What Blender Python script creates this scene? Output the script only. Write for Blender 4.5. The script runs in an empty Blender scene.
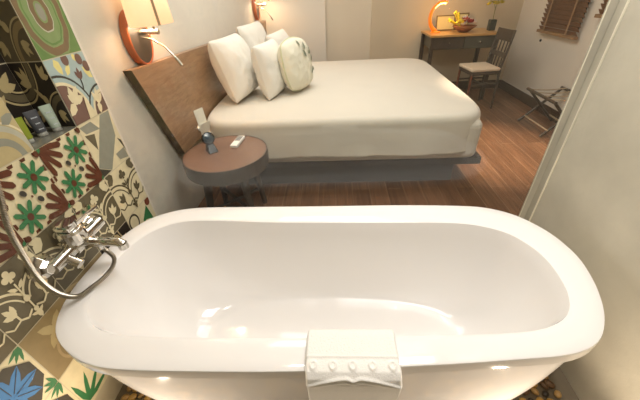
import bpy, math, random
from mathutils import Vector, Matrix, noise
random.seed(4)
S = bpy.context.scene
COL = S.collection
PI = math.pi
H = 1.47                      # camera height above the bathroom floor

# ------------------------------------------------------------------ camera
cam = bpy.data.objects.new('camera', bpy.data.cameras.new('camera'))
COL.objects.link(cam)
S.camera = cam
R_ = Vector((0.9984951, 0.0312008, -0.0451019))
D_ = Vector((-0.0188264, -0.5774110, -0.8162365))
F_ = Vector((-0.0515096, 0.8158572, -0.5759547))
rot = Matrix((R_, -D_, -F_)).transposed()
cam.matrix_world = Matrix.Translation((0, 0, H)) @ rot.to_4x4()
cam.data.sensor_width = 36
cam.data.lens = 304.7 * 36 / 640
cam.data.clip_start = 0.02

# ------------------------------------------------------------------ world, lights, exposure
w = bpy.data.worlds.new('world'); S.world = w; w.use_nodes = True
w.node_tree.nodes['Background'].inputs[0].default_value = (1.0, .92, .84, 1)
w.node_tree.nodes['Background'].inputs[1].default_value = 0.05
S.view_settings.view_transform = 'Standard'
S.view_settings.look = 'None'
S.view_settings.exposure = 0.62
S.view_settings.gamma = 1
S.view_settings.use_curve_mapping = False

def lamp(name, kind, loc, energy, color, target=None, size=.1, size_y=None, spot=60, blend=.5):
    l = bpy.data.lights.new(name, kind)
    o = bpy.data.objects.new(name, l); COL.objects.link(o)
    o.location = loc; l.energy = energy; l.color = color
    if kind == 'AREA':
        l.shape = 'RECTANGLE' if size_y else 'DISK'
        l.size = size
        if size_y: l.size_y = size_y
    else:
        l.shadow_soft_size = size
    if kind == 'SPOT':
        l.spot_size = math.radians(spot); l.spot_blend = blend
    if target:
        o.rotation_euler = (Vector(target) - Vector(loc)).to_track_quat('-Z', 'Y').to_euler()
    return o
WARM = (1.0, .84, .66)
lamp('bathroom_ceiling_light', 'AREA', (.42, .84, 2.62), 13, (1.0, .975, .965), size=.9, size_y=.72)
lamp('bathroom_downlight', 'AREA', (.60, .62, 2.60), 6, (1.0, .97, .95), size=.07)
lamp('bathroom_downlight', 'AREA', (-.35, .75, 2.60), 2.5, (1.0, .93, .84), size=.07)
lamp('bedroom_ceiling_light', 'AREA', (-.1, 2.6, 2.64), 23.5, (1.0, .96, .925), size=1.3, size_y=1.4)
lamp('bedroom_spotlight', 'SPOT', (1.35, 2.4, 2.66), 260, (1.0, .76, .54), target=(1.38, 2.50, .22), size=.03, spot=36, blend=.9)
lamp('desk_spotlight', 'SPOT', (1.35, 3.7, 2.66), 16, (1.0, .74, .46), target=(1.35, 4.2, .9), size=.03, spot=44, blend=.9)

# ------------------------------------------------------------------ materials
def lin(c):
    f = lambda v: v / 12.92 if v <= .04045 else ((v + .055) / 1.055) ** 2.4
    return tuple(f(x / 255) for x in c) + (1,)
def mat(name, col, rough=.5, metal=0, var=0, scale=8, bump=0, bscale=60, coat=0, emit=0, ecol=None, sheen=0, sub=0, stretch=None, trans=0):
    m = bpy.data.materials.new(name); m.use_nodes = True
    nt = m.node_tree; b = nt.nodes['Principled BSDF']
    c = lin(col)
    b.inputs['Base Color'].default_value = c
    b.inputs['Roughness'].default_value = rough
    b.inputs['Metallic'].default_value = metal
    b.inputs['Coat Weight'].default_value = coat
    b.inputs['Sheen Weight'].default_value = sheen
    tc = nt.nodes.new('ShaderNodeTexCoord'); mp = nt.nodes.new('ShaderNodeMapping')
    nt.links.new(tc.outputs['Object'], mp.inputs[0])
    if stretch: mp.inputs['Scale'].default_value = stretch
    if var:
        n = nt.nodes.new('ShaderNodeTexNoise'); n.inputs['Scale'].default_value = scale; n.inputs['Detail'].default_value = 5
        nt.links.new(mp.outputs[0], n.inputs['Vector'])
        r = nt.nodes.new('ShaderNodeValToRGB')
        r.color_ramp.elements[0].position = .3; r.color_ramp.elements[1].position = .7
        r.color_ramp.elements[0].color = tuple(x * (1 - var) for x in c[:3]) + (1,)
        r.color_ramp.elements[1].color = tuple(min(1, x * (1 + var * .6)) for x in c[:3]) + (1,)
        nt.links.new(n.outputs['Fac'], r.inputs[0]); nt.links.new(r.outputs[0], b.inputs['Base Color'])
    if bump:
        n2 = nt.nodes.new('ShaderNodeTexNoise'); n2.inputs['Scale'].default_value = bscale; n2.inputs['Detail'].default_value = 4
        nt.links.new(mp.outputs[0], n2.inputs['Vector'])
        bp = nt.nodes.new('ShaderNodeBump'); bp.inputs['Strength'].default_value = bump; bp.inputs['Distance'].default_value = .01
        nt.links.new(n2.outputs['Fac'], bp.inputs['Height']); nt.links.new(bp.outputs[0], b.inputs['Normal'])
    if emit:
        b.inputs['Emission Color'].default_value = lin(ecol or col); b.inputs['Emission Strength'].default_value = emit
    if trans:
        b.inputs['Transmission Weight'].default_value = trans
    return m

def wood(name, c1, c2, rough=.45, axis=(1, 12, 12), coat=0):
    m = mat(name, c1, rough, coat=coat); nt = m.node_tree; b = nt.nodes['Principled BSDF']
    mp = [n for n in nt.nodes if n.type == 'MAPPING'][0]; mp.inputs['Scale'].default_value = axis
    n = nt.nodes.new('ShaderNodeTexNoise'); n.inputs['Scale'].default_value = 5; n.inputs['Detail'].default_value = 7; n.inputs['Distortion'].default_value = .6
    nt.links.new(mp.outputs[0], n.inputs['Vector'])
    r = nt.nodes.new('ShaderNodeValToRGB'); r.color_ramp.elements[0].position = .3; r.color_ramp.elements[1].position = .72
    r.color_ramp.elements[0].color = lin(c1); r.color_ramp.elements[1].color = lin(c2)
    nt.links.new(n.outputs['Fac'], r.inputs[0]); nt.links.new(r.outputs[0], b.inputs['Base Color'])
    return m

def planks():
    m = mat('oak_planks', (130, 95, 70), .36); nt = m.node_tree; b = nt.nodes['Principled BSDF']; L = nt.links
    mp = [n for n in nt.nodes if n.type == 'MAPPING'][0]; mp.inputs['Rotation'].default_value = (0, 0, PI / 2)
    br = nt.nodes.new('ShaderNodeTexBrick'); br.inputs['Scale'].default_value = 1
    br.inputs['Brick Width'].default_value = 1.9; br.inputs['Row Height'].default_value = .125
    br.inputs['Mortar Size'].default_value = .0022; br.inputs['Mortar Smooth'].default_value = .1
    br.inputs['Color1'].default_value = lin((116, 82, 58)); br.inputs['Color2'].default_value = lin((146, 108, 80))
    br.inputs['Mortar'].default_value = lin((168, 138, 110)); br.offset = .37
    L.new(mp.outputs[0], br.inputs['Vector'])
    m2 = nt.nodes.new('ShaderNodeMapping'); m2.inputs['Scale'].default_value = (22, 1.3, 1)
    L.new([n for n in nt.nodes if n.type == 'TEX_COORD'][0].outputs['Object'], m2.inputs[0])
    n = nt.nodes.new('ShaderNodeTexNoise'); n.inputs['Scale'].default_value = 3; n.inputs['Detail'].default_value = 6
    L.new(m2.outputs[0], n.inputs['Vector'])
    r = nt.nodes.new('ShaderNodeValToRGB'); r.color_ramp.elements[0].position = .3; r.color_ramp.elements[1].position = .75
    r.color_ramp.elements[0].color = (.55, .5, .46, 1); r.color_ramp.elements[1].color = (1.15, 1.12, 1.1, 1)
    L.new(n.outputs['Fac'], r.inputs[0])
    x = nt.nodes.new('ShaderNodeMix'); x.data_type = 'RGBA'; x.blend_type = 'MULTIPLY'; x.inputs[0].default_value = 1
    L.new(br.outputs['Color'], x.inputs[6]); L.new(r.outputs[0], x.inputs[7]); L.new(x.outputs[2], b.inputs['Base Color'])
    return m

def glass_mat():
    m = bpy.data.materials.new('clear_glass'); m.use_nodes = True; nt = m.node_tree; nt.nodes.clear()
    o = nt.nodes.new('ShaderNodeOutputMaterial'); mx = nt.nodes.new('ShaderNodeMixShader')
    t = nt.nodes.new('ShaderNodeBsdfTransparent'); g = nt.nodes.new('ShaderNodeBsdfGlossy'); f = nt.nodes.new('ShaderNodeFresnel')
    ge = nt.nodes.new('ShaderNodeNewGeometry'); ma = nt.nodes.new('ShaderNodeMath'); ma.operation = 'MULTIPLY_ADD'
    ma.inputs[1].default_value = 1 / 1.5 - 1.5; ma.inputs[2].default_value = 1.5; nt.links.new(ge.outputs['Backfacing'], ma.inputs[0]); nt.links.new(ma.outputs[0], f.inputs[0])
    t.inputs[0].default_value = (.95, .965, .955, 1); g.inputs['Roughness'].default_value = .0; f.inputs[0].default_value = 1.5
    nt.links.new(f.outputs[0], mx.inputs[0]); nt.links.new(t.outputs[0], mx.inputs[1]); nt.links.new(g.outputs[0], mx.inputs[2])
    nt.links.new(mx.outputs[0], o.inputs[0]); return m

M = dict(
    plaster=mat('warm_white_plaster', (224, 216, 203), 0.7, var=.03, scale=3, bump=.04, bscale=90),
    greige=mat('greige_panel', (222, 208, 186), .7, var=.03, scale=3),
    sand=mat('sand_wall', (210, 192, 164), .7, var=.04, scale=3),
    concrete=mat('grey_green_polished_plaster', (192, 186, 168), .6, var=.10, scale=5, bump=.16, bscale=35),
    ceiling=mat('ceiling_white', (225, 218, 205), .8),
    darkskirt=mat('dark_skirting', (72, 52, 38), .5, var=.1),
    grout=mat('pale_grout', (196, 186, 158), .8),
    acrylic=mat('white_acrylic', (239, 236, 232), .09, coat=.3),
    chrome=mat('chrome', (215, 212, 205), .09, 1),
    hose=mat('brushed_hose_metal', (175, 168, 155), .28, 1),
    copper=mat('copper_wood_rim', (176, 96, 56), .35, var=.1),
    plate=mat('smoked_plate', (58, 50, 44), .55),
    silver=mat('satin_silver', (216, 210, 200), .25, 1),
    shade=mat('lamp_shade_linen', (240, 214, 180), .8, emit=.72, ecol=(255, 200, 148)),
    stripe=mat('shade_strap', (176, 142, 104), .7),
    bulb=mat('warm_bulb', (255, 230, 180), .5, emit=12, ecol=(255, 210, 140)),
    sheet=mat('white_cotton_sheet', (216, 208, 194), .85, var=.02, scale=5, bump=.12, bscale=25, sheen=.2),
    pillow=mat('white_pillow_cotton', (230, 224, 213), .85, bump=.2, bscale=14, sheen=.2),
    leafcush=mat('pale_cushion_cotton', (228, 222, 202), .85, bump=.1, bscale=20),
    leafgrey=mat('grey_green_leaf_print', (128, 134, 112), .85),
    lime=mat('pale_green_piping', (206, 204, 168), .85),
    darkbase=mat('dark_bed_base', (70, 62, 54), .55, var=.1),
    tabletop=wood('walnut_table_top', (112, 80, 62), (134, 98, 76), .3, (3, 20, 3), coat=.3),
    darkwood=wood('dark_brown_wood', (64, 54, 46), (80, 68, 56), .4, (10, 10, 2)),
    redwood=wood('reddish_wood', (100, 52, 32), (122, 68, 44), .4, (10, 10, 2)),
    headwood=wood('headboard_wood', (142, 108, 78), (166, 130, 98), .38, (8, 1.2, 10), coat=.2),
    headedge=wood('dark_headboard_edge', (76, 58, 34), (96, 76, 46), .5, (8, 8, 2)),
    desktop=wood('golden_wood', (186, 138, 78), (204, 158, 96), .35, (2, 14, 2), coat=.2),
    deskfront=mat('desk_front_dark', (82, 78, 66), .35, var=.08),
    black=mat('black_plastic', (26, 26, 28), .25),
    bluegl=mat('dial_glass', (52, 66, 76), .08, coat=1),
    whiteplastic=mat('white_plastic', (238, 236, 230), .35),
    greyplastic=mat('grey_buttons', (120, 120, 118), .5),
    card=mat('white_card', (235, 230, 215), .7),
    orange=mat('orange_lamp_shell', (232, 122, 28), .3, emit=.35, ecol=(255, 120, 20)),
    led=mat('warm_led', (255, 200, 120), .5, emit=9, ecol=(255, 180, 90)),
    bowl=mat('wicker_bowl', (150, 92, 44), .6, var=.2, scale=50),
    petal=mat('white_petals', (244, 236, 226), .6), ypetal=mat('yellow_petals', (226, 206, 52), .6),
    rpetal=mat('red_petals', (168, 52, 44), .6), leaf=mat('green_leaf', (76, 104, 50), .5), stem=mat('dull_stem', (126, 122, 66), .6),
    vase=mat('dark_vase', (52, 56, 48), .3), frame=mat('picture_mat', (206, 192, 140), .6), frameedge=mat('picture_frame_wood', (112, 94, 62), .5),
    seat=mat('cream_seat_cloth', (226, 206, 180), .8), grid=mat('rack_strap', (170, 150, 122), .7),
    blind=wood('brown_bamboo_slats', (104, 68, 36), (140, 94, 52), .6, (3, 3, 30)),
    cord=mat('blind_tape', (146, 112, 74), .8),
    winglass=mat('night_window', (30, 32, 36), .1),
    towel=mat('white_terry', (240, 237, 230), .95, bump=.25, bscale=260, sheen=.4),
    towelband=mat('white_towel_band', (236, 231, 222), .8),
    stone=mat('grey_stone_shelf', (112, 110, 98), .14, var=.15, scale=14),
    tubegrey=mat('charcoal_tube', (66, 68, 72), .4), tubegreen=mat('celadon_tube', (160, 174, 156), .4), tubelime=mat('lime_tube', (128, 140, 40), .35),
    capgrey=mat('grey_cap', (150, 150, 140), .3), print_=mat('pale_print', (190, 196, 200), .6),
    seal=mat('silicone_edge', (232, 226, 205), .4),
    brass=mat('brass_spot_rim', (188, 150, 90), .3, 1),
    spotglow=mat('spot_lens', (255, 220, 160), .5, emit=25, ecol=(255, 196, 120)),
    glass=glass_mat(), planks=planks(),
    frontwall=mat('pale_bathroom_wall', (196, 192, 184), .6, var=.08),
    bathfloor=mat('bathroom_floor_stone', (120, 108, 88), .5, var=.1),
)
PEB = [mat('pebble_tan', (176, 140, 86), .35, var=.15, scale=30), mat('pebble_gold', (190, 150, 80), .35, var=.15, scale=30),
       mat('pebble_brown', (110, 82, 54), .35, var=.15, scale=30), mat('pebble_dark', (60, 52, 42), .3, var=.15, scale=30)]
T = {k: mat('tile_' + k, c, .42, var=.07, scale=30) for k, c in dict(
    cream=(214, 202, 164), tan=(178, 162, 118), taupe=(98, 89, 66), dark=(66, 62, 52), black=(42, 36, 30), green=(98, 128, 70),
    leaf=(56, 116, 70), ltgreen=(122, 142, 92), brown=(92, 50, 30), cocoa=(118, 98, 70), blue=(158, 176, 172), mauve=(112, 84, 72),
    yellow=(214, 202, 130), grey=(138, 138, 122), ltgrey=(172, 170, 150), royal=(62, 118, 170), maroon=(120, 66, 46), faded=(142, 124, 86),
    fadecream=(170, 150, 112), sand=(190, 170, 128)).items()}

# ------------------------------------------------------------------ mesh helpers
class MB:
    def __init__(s): s.v = []; s.f = []; s.m = []; s.mat = 0; s.sm = []; s.smooth = False; s.X = None
    def add(s, vs, fs):
        o = len(s.v)
        if s.X is not None: vs = [s.X @ Vector(v) for v in vs]
        s.v += [tuple(v) for v in vs]
        for f in fs: s.f.append(tuple(i + o for i in f)); s.m.append(s.mat); s.sm.append(s.smooth)
    def box(s, a, b):
        x0, y0, z0 = a; x1, y1, z1 = b
        s.add([(x0, y0, z0), (x1, y0, z0), (x1, y1, z0), (x0, y1, z0), (x0, y0, z1), (x1, y0, z1), (x1, y1, z1), (x0, y1, z1)],
              [(0, 3, 2, 1), (4, 5, 6, 7), (0, 1, 5, 4), (1, 2, 6, 5), (2, 3, 7, 6), (3, 0, 4, 7)])
    def prism(s, pts, axis, a, b):
        """polygon pts (2D) extruded along axis from a to b"""
        def P(p, t):
            return {'x': (t, p[0], p[1]), 'y': (p[0], t, p[1]), 'z': (p[0], p[1], t)}[axis]
        n = len(pts); vs = [P(p, a) for p in pts] + [P(p, b) for p in pts]
        s.add(vs, [tuple(range(n))[::-1], tuple(range(n, 2 * n))] + [(i, (i + 1) % n, n + (i + 1) % n, n + i) for i in range(n)])
    def tube(s, pts, r, n=12, cap=True):
        pts = [Vector(p) for p in pts]; k = len(pts)
        rs = r if isinstance(r, (list, tuple)) else [r] * k
        sm = s.smooth; s.smooth = True
        t0 = (pts[1] - pts[0]).normalized(); up = Vector((0, 0, 1)) if abs(t0.z) < .9 else Vector((1, 0, 0))
        nrm = t0.cross(up).normalized(); vs = []
        for i, p in enumerate(pts):
            t = ((pts[min(i + 1, k - 1)] - pts[max(i - 1, 0)])).normalized()
            nrm = (nrm - t * nrm.dot(t)).normalized(); bn = t.cross(nrm)
            for j in range(n):
                a = 2 * PI * j / n; vs.append(p + (nrm * math.cos(a) + bn * math.sin(a)) * rs[i])
        fs = [(i * n + j, i * n + (j + 1) % n, (i + 1) * n + (j + 1) % n, (i + 1) * n + j) for i in range(k - 1) for j in range(n)]
        s.add(vs, fs)
        s.smooth = False
        if cap: s.add(vs[:n], [tuple(range(n))[::-1]]); s.add(vs[-n:], [tuple(range(n))])
        s.smooth = sm
    def lathe(s, prof, c, n=32, ax='z', sx=1, sy=1):
        """prof list of (r, h); revolve about an axis through c"""
        vs = []
        for r, h in prof:
            for j in range(n):
                a = 2 * PI * j / n; u = r * math.cos(a) * sx; v = r * math.sin(a) * sy
                p = {'z': (u, v, h), 'x': (h, u, v), 'y': (v, h, u)}[ax]
                vs.append((c[0] + p[0], c[1] + p[1], c[2] + p[2]))
        k = len(prof)
        s.add(vs, [(i * n + j, i * n + (j + 1) % n, (i + 1) * n + (j + 1) % n, (i + 1) * n + j) for i in range(k - 1) for j in range(n)])
    def grid(s, fn, nu, nv, closeu=False):
        vs = [fn(i / nu, j / nv) for j in range(nv + 1) for i in range(nu + (0 if closeu else 1))]
        W = nu if closeu else nu + 1
        s.add(vs, [(j * W + i, j * W + (i + 1) % W, (j + 1) * W + (i + 1) % W, (j + 1) * W + i) for j in range(nv) for i in range(nu)])
    def build(s, name, mats, parent=None, bevel=0, seg=2, kind=None, label=None, fix=True, sharp=0):
        me = bpy.data.meshes.new(name)
        off = Vector(parent_loc(parent)) if parent else Vector((0, 0, 0))
        me.from_pydata([tuple(Vector(v) - off) for v in s.v], [], s.f)
        if not isinstance(mats, (list, tuple)): mats = [mats]
        for m in mats: me.materials.append(m)
        for p, mi, sm in zip(me.polygons, s.m, s.sm): p.material_index = mi; p.use_smooth = sm
        if fix:
            import bmesh
            bm = bmesh.new(); bm.from_mesh(me); bmesh.ops.recalc_face_normals(bm, faces=bm.faces); bm.to_mesh(me); bm.free()
        me.update()
        if sharp: me.set_sharp_from_angle(angle=math.radians(sharp))
        o = bpy.data.objects.new(name, me); COL.objects.link(o)
        if parent: o.parent = parent
        if bevel:
            b = o.modifiers.new('bevel', 'BEVEL'); b.width = bevel; b.segments = seg; b.limit_method = 'ANGLE'; b.angle_limit = math.radians(35)
        if kind: o['kind'] = kind
        if label: o['label'] = label
        return o
def parent_loc(p):
    v = Vector(p.location)
    while p.parent: p = p.parent; v += Vector(p.location)
    return v
def thing(name, label, cat, loc, group=None):
    o = bpy.data.objects.new(name, None); COL.objects.link(o); o.location = loc; o.empty_display_size = .05
    o['label'] = label; o['category'] = cat
    if group: o['group'] = group
    return o
def tag(o, label, cat, group=None):
    o['label'] = label; o['category'] = cat
    if group: o['group'] = group
    return o
def origin(o, loc):
    """move a top-level mesh's origin to loc"""
    loc = Vector(loc); o.data.transform(Matrix.Translation(-loc)); o.location = loc; return o
def copy_thing(src, loc, label, group=None):
    r = src.copy(); COL.objects.link(r); r.location = loc; r['label'] = label
    if group: r['group'] = group
    for ch in src.children:
        c = ch.copy(); COL.objects.link(c); c.parent = r
        for g in ch.children:
            d = g.copy(); COL.objects.link(d); d.parent = c
    return r
def bx(a, b): m = MB(); m.box(a, b); return m
def struct(name, mb, m, **k): return mb.build(name, m, kind='structure', **k)

# ------------------------------------------------------------------ room shell
BF = .22           # bedroom floor height
CE = 2.68
GY = 1.305         # glass plane
FY = 4.36          # bedroom far wall
RX = 2.26          # bedroom right wall
WX = 1.005         # bathroom right wall
struct('floor_bathroom', bx((-1.2, -1.4, -.06), (1.2, GY, 0)), M['bathfloor'])
struct('floor_bedroom', bx((-1.15, GY, BF - .1), (RX + .1, FY + .6, BF)), M['planks'])
struct('trim_1', bx((-1.0, GY - .02, .0), (WX, GY, BF + .0)), M['concrete'])
struct('ceiling', bx((-1.3, -1.5, CE), (RX + .2, FY + .7, CE + .08)), M['ceiling'])
struct('wall_front', bx((-1.3, -1.5, 0), (1.3, -1.4, CE)), M['frontwall'])
struct('wall_right', bx((WX, -1.4, 0), (1.15, GY - .0, CE)), M['concrete'])
struct('wall_bedroom_front', bx((1.15, GY - .10, BF), (RX + .1, GY, CE)), M['plaster'])
struct('trim_2', bx((.9725, GY + .003, BF), (1.15, GY + .008, CE)), M['concrete'])
def LX(y): return -1.0 + .043 * (y - GY)       # face of the slightly splayed left bedroom wall
_w = MB(); _w.prism([(-1.2, GY), (-1.0, GY), (LX(FY + .6), FY + .6), (-1.2, FY + .6)], 'z', BF, CE)
struct('wall_bedroom_left', _w, M['plaster'])
struct('wall_bedroom_right', bx((RX, GY, BF), (RX + .1, FY + .6, CE)), M['plaster'])
struct('wall_back', bx((.48, FY, BF), (RX, FY + .1, CE)), M['sand'])
struct('wall_pier', bx((-1.0, FY - .02, BF), (-.085, FY + .1, CE)), M['plaster'])
struct('wall_alcove', bx((-.085, FY + .035, BF), (.48, FY + .1, CE)), M['greige'])
struct('baseboard_right', bx((RX - .015, GY + .02, BF), (RX, FY - .016, BF + .10)), M['darkskirt'])
struct('baseboard_back', bx((.50, FY - .015, BF), (RX, FY, BF + .10)), M['darkskirt'])
# glass screen between bathroom and bedroom
struct('window_1', bx((-1.0, GY + .001, BF), (.972, GY + .011, CE)), M['glass'])
struct('trim_3', bx((.9722, GY - .001, BF), (.9752, GY + .0028, CE)), M['seal'])
struct('trim_4', bx((WX - .006, GY - .045, 0), (WX, GY - .040, CE)), M['seal'])

# ------------------------------------------------------------------ patterned tile wall (left), with a niche
TW, TH = .205, .2345
ZR = H - .171      # a row line
KEYS = list(T); KI = {k: i for i, k in enumerate(KEYS)}; GROUT = len(KEYS)
def clip(poly):
    for ax, sg in ((0, 1), (0, -1), (1, 1), (1, -1)):
        out = []
        for i in range(len(poly)):
            a, b = poly[i - 1], poly[i]
            ia, ib = a[ax] * sg <= .985, b[ax] * sg <= .985
            if ia != ib:
                t = (.985 * sg - a[ax]) / (b[ax] - a[ax]); out.append((a[0] + t * (b[0] - a[0]), a[1] + t * (b[1] - a[1])))
            if ib: out.append(b)
        poly = out
        if len(poly) < 3: return []
    return poly
class Tile:
    """collects 2-D inlay shapes (u, v in -1..1) in painting order"""
    def __init__(s): s.sh = []
    def poly(s, k, p): 
        p = clip(p)
        if p: s.sh.append((k, [p]))
    def multi(s, k, ps):
        ps = [q for q in (clip(p) for p in ps) if q]
        if ps: s.sh.append((k, ps))
    def bg(s, k): s.poly(k, [(-1, -1), (1, -1), (1, 1), (-1, 1)])
    def disc(s, k, c, r, ry=None, n=20, rot=0):
        ry = ry or r; ca, sa = math.cos(rot), math.sin(rot)
        s.poly(k, [(c[0] + r * math.cos(a) * ca - ry * math.sin(a) * sa, c[1] + r * math.cos(a) * sa + ry * math.sin(a) * ca) for a in [2 * PI * i / n for i in range(n)]])
    def arc(s, k, c, r, w, a0=0, a1=360, n=28, sy=1):
        ps = []
        for i in range(n):
            t0 = math.radians(a0 + (a1 - a0) * i / n); t1 = math.radians(a0 + (a1 - a0) * (i + 1) / n)
            q = []
            for rr, t in ((r - w / 2, t0), (r + w / 2, t0), (r + w / 2, t1), (r - w / 2, t1)): q.append((c[0] + rr * math.cos(t), c[1] + rr * math.sin(t) * sy))
            ps.append(q)
        s.multi(k, ps)
    def line(s, k, pts, w):
        ps = []
        for a, b in zip(pts, pts[1:]):
            dx, dy = b[0] - a[0], b[1] - a[1]; L = math.hypot(dx, dy); nx, ny = -dy / L * w / 2, dx / L * w / 2
            ps.append([(a[0] + nx, a[1] + ny), (b[0] + nx, b[1] + ny), (b[0] - nx, b[1] - ny), (a[0] - nx, a[1] - ny)])
        s.multi(k, ps)
    def petal(s, k, c, ang, r0, r1, w):
        a = math.radians(ang); d = (math.cos(a), math.sin(a)); n = (-d[1], d[0])
        P = lambda r, t: (c[0] + d[0] * r + n[0] * t, c[1] + d[1] * r + n[1] * t)
        s.poly(k, [P(r0, -w * .30), P(r0 + (r1 - r0) * .3, -w * .48), P(r1 - w * .45, -w * .5), P(r1, -w * .12), P(r1, w * .12), P(r1 - w * .45, w * .5), P(r0 + (r1 - r0) * .3, w * .48), P(r0, w * .30)])
    def leaf(s, k, c, ang, L, w):
        a = math.radians(ang); d = (math.cos(a), math.sin(a)); n = (-d[1], d[0])
        P = lambda r, t: (c[0] + d[0] * r + n[0] * t, c[1] + d[1] * r + n[1] * t)
        s.poly(k, [P(0, 0), P(L * .3, -w * .5), P(L * .7, -w * .38), P(L, 0), P(L * .7, w * .38), P(L * .3, w * .5)])
    def tulip(s, k, c, ang, L):
        for da, ll in ((-38, .85), (0, 1), (38, .85)): s.leaf(k, c, ang + da, L * ll, L * .42)
        a = math.radians(ang); s.disc(k, (c[0] + math.cos(a) * L * .18, c[1] + math.sin(a) * L * .18), L * .26)
    def club(s, k, c, r):
        s.disc(k, (c[0], c[1] + r), r * .85); s.disc(k, (c[0] - r * 1.05, c[1] - r * .15), r * .85); s.disc(k, (c[0] + r * 1.05, c[1] - r * .15), r * .85)
        s.poly(k, [(c[0] - r * .25, c[1] + r), (c[0] + r * .25, c[1] + r), (c[0] + r * .5, c[1] - r * 1.5), (c[0] - r * .5, c[1] - r * 1.5)])
def scroll(bg, fg, double=True):
    t = Tile(); t.bg(bg)
    for s in (-1, 1):
        t.arc(fg, (s * .86, -.52), .98, .07, 20, 160)
        if double: t.arc(fg, (s * .86, -.52), .80, .05, 20, 160)
        t.leaf(fg, (s * .98, .60), 90 + s * 60, .5, .3); t.leaf(fg, (s * .98, .95), 90 + s * 100, .45, .24)
        t.tulip(fg, (s * .52, -.33), 90 - s * 28, .42); t.line(fg, [(s * .52, -.33), (s * .5, -.55), (s * .3, -.68), (s * .08, -.55)], .06)
        t.line(fg, [(s * .5, -.55), (s * .8, -.62), (s * .98, -.45)], .05)
        t.leaf(fg, (0, -.80), 90 - s * 62, .24, .11)
    t.club(fg, (0, .64), .115); t.leaf(fg, (.03, .18), 42, .30, .12); t.leaf(fg, (-.03, .18), 138, .30, .12); t.line(fg, [(0, .4), (0, -.7)], .05); t.disc(fg, (0, -.18), .10)
    t.leaf(fg, (0, -.64), -90, .34, .2); t.disc(fg, (0, -.62), .08)
    return t
def star():
    t = Tile(); t.bg('cream')
    for k in range(9):                    # dashes along the borders
        p = -.9 + k * .225
        if k % 2 == 0:
            for s in (-1, 1):
                t.poly('brown', [(p - .1, s * .97), (p + .1, s * .97), (p + .07, s * .88), (p - .07, s * .88)])
                t.poly('brown', [(s * .97, p - .1), (s * .97, p + .1), (s * .88, p + .07), (s * .88, p - .07)])
    for cx, cy, a0 in ((-1, 1, -90), (1, -1, 90)):
        t.disc('brown', (cx, cy), .30); t.disc('leaf', (cx, cy), .22)
        for i in range(4): t.petal('brown', (cx, cy), a0 + 11.25 + 22.5 * i, .14, .97, .185)
    for c in ((.42, .40), (-.42, -.44)):
        for i in range(8): t.petal('leaf', c, 10 + 45 * i, .03, .50, .145)
        t.disc('brown', c, .115, n=8)
    for c in ((.2, -.2), (-.19, .19)): t.disc('dark', c, .115, .085, n=10, rot=-PI / 4)
    t.disc('brown', (0, 0), .04, n=6)
    for c in ((-.9, -.9), (.9, .9)): t.disc('brown', c, .10, n=8)
    return t
def ikat():
    t = Tile(); t.bg('green')
    def dia(k, r, ry, c=(-.08, .18), e=.8, n=36):
        t.poly(k, [(c[0] + r * math.copysign(abs(math.cos(a)) ** e, math.cos(a)) * (1 + .03 * math.sin(9 * a)), c[1] + ry * math.copysign(abs(math.sin(a)) ** (e + .25), math.sin(a)) * (1 + .02 * math.cos(11 * a))) for a in [2 * PI * i / n for i in range(n)]])
    dia('ltgreen', .96, 1.20); dia('cocoa', .92, 1.14); dia('ltgreen', .72, .92); dia('green', .66, .86); dia('ltgreen', .60, .80)
    dia('ltgrey', .40, .52); dia('cocoa', .37, .48); dia('ltgreen', .20, .28); dia('grey', .15, .22)
    return t
def bluetile():
    t = Tile(); t.bg('blue')
    t.leaf('yellow', (-.55, .98), -75, .5, .3); t.leaf('yellow', (-.25, .45), 50, .45, .2); t.leaf('yellow', (.95, .15), 130, .55, .24); t.leaf('yellow', (.35, .98), -50, .3, .2)
    for c in ((-.05, .88), (.62, .8), (.85, .55)): t.disc('mauve', c, .17)
    t.line('dark', [(.28, .42), (.24, .05), (.1, -.25)], .06); t.tulip('mauve', (.28, .25), 85, .36)
    for c, r in (((-.95, -.75), 1.32), ((1.0, -1.1), 1.05)):
        t.disc('dark', c, r, n=44); t.disc('blue', c, r - .07, n=44); t.disc('cream', c, r - .20, n=44); t.disc('mauve', c, r - .30, n=44)
    t.tulip('cream', (-.55, -.35), 50, .62); t.leaf('cream', (-.55, -.35), 215, .55, .3); t.leaf('cream', (-.55, -.35), 120, .35, .2)
    t.tulip('cream', (.62, -.62), 75, .5); t.leaf('cream', (.62, -.62), 250, .4, .25)
    t.poly('cream', [(-.22, -1), (-.1, -.5), (.0, -.15), (.08, -.5), (.25, -1)])
    return t
HEX = dict(band=[(.36, .96), (.96, .96), (.72, .04), (-.36, -.96), (-.98, -.6), (-.3, .2)], l1=[(-.93, .90), (-.26, .92), (.05, .55), (-.74, .62)], d1=[(-.87, .60), (-.35, .50), (-.56, -.05)],
           d2=[(.74, -.06), (.93, -.22), (.98, -.72)], g2=[(.25, -.56), (.9, -.52), (.94, -.96), (.36, -.84)], bot=[(-.98, -.62), (-.40, -.96), (-.98, -.98)])
def hexa():
    t = Tile(); t.bg('cream')
    t.poly('grey', HEX['l1']); t.poly('taupe', HEX['d1']); t.poly('grey', HEX['band']); t.poly('dark', HEX['bot'])
    t.poly('dark', HEX['d2']); t.poly('grey', HEX['g2'])
    return t
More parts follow.
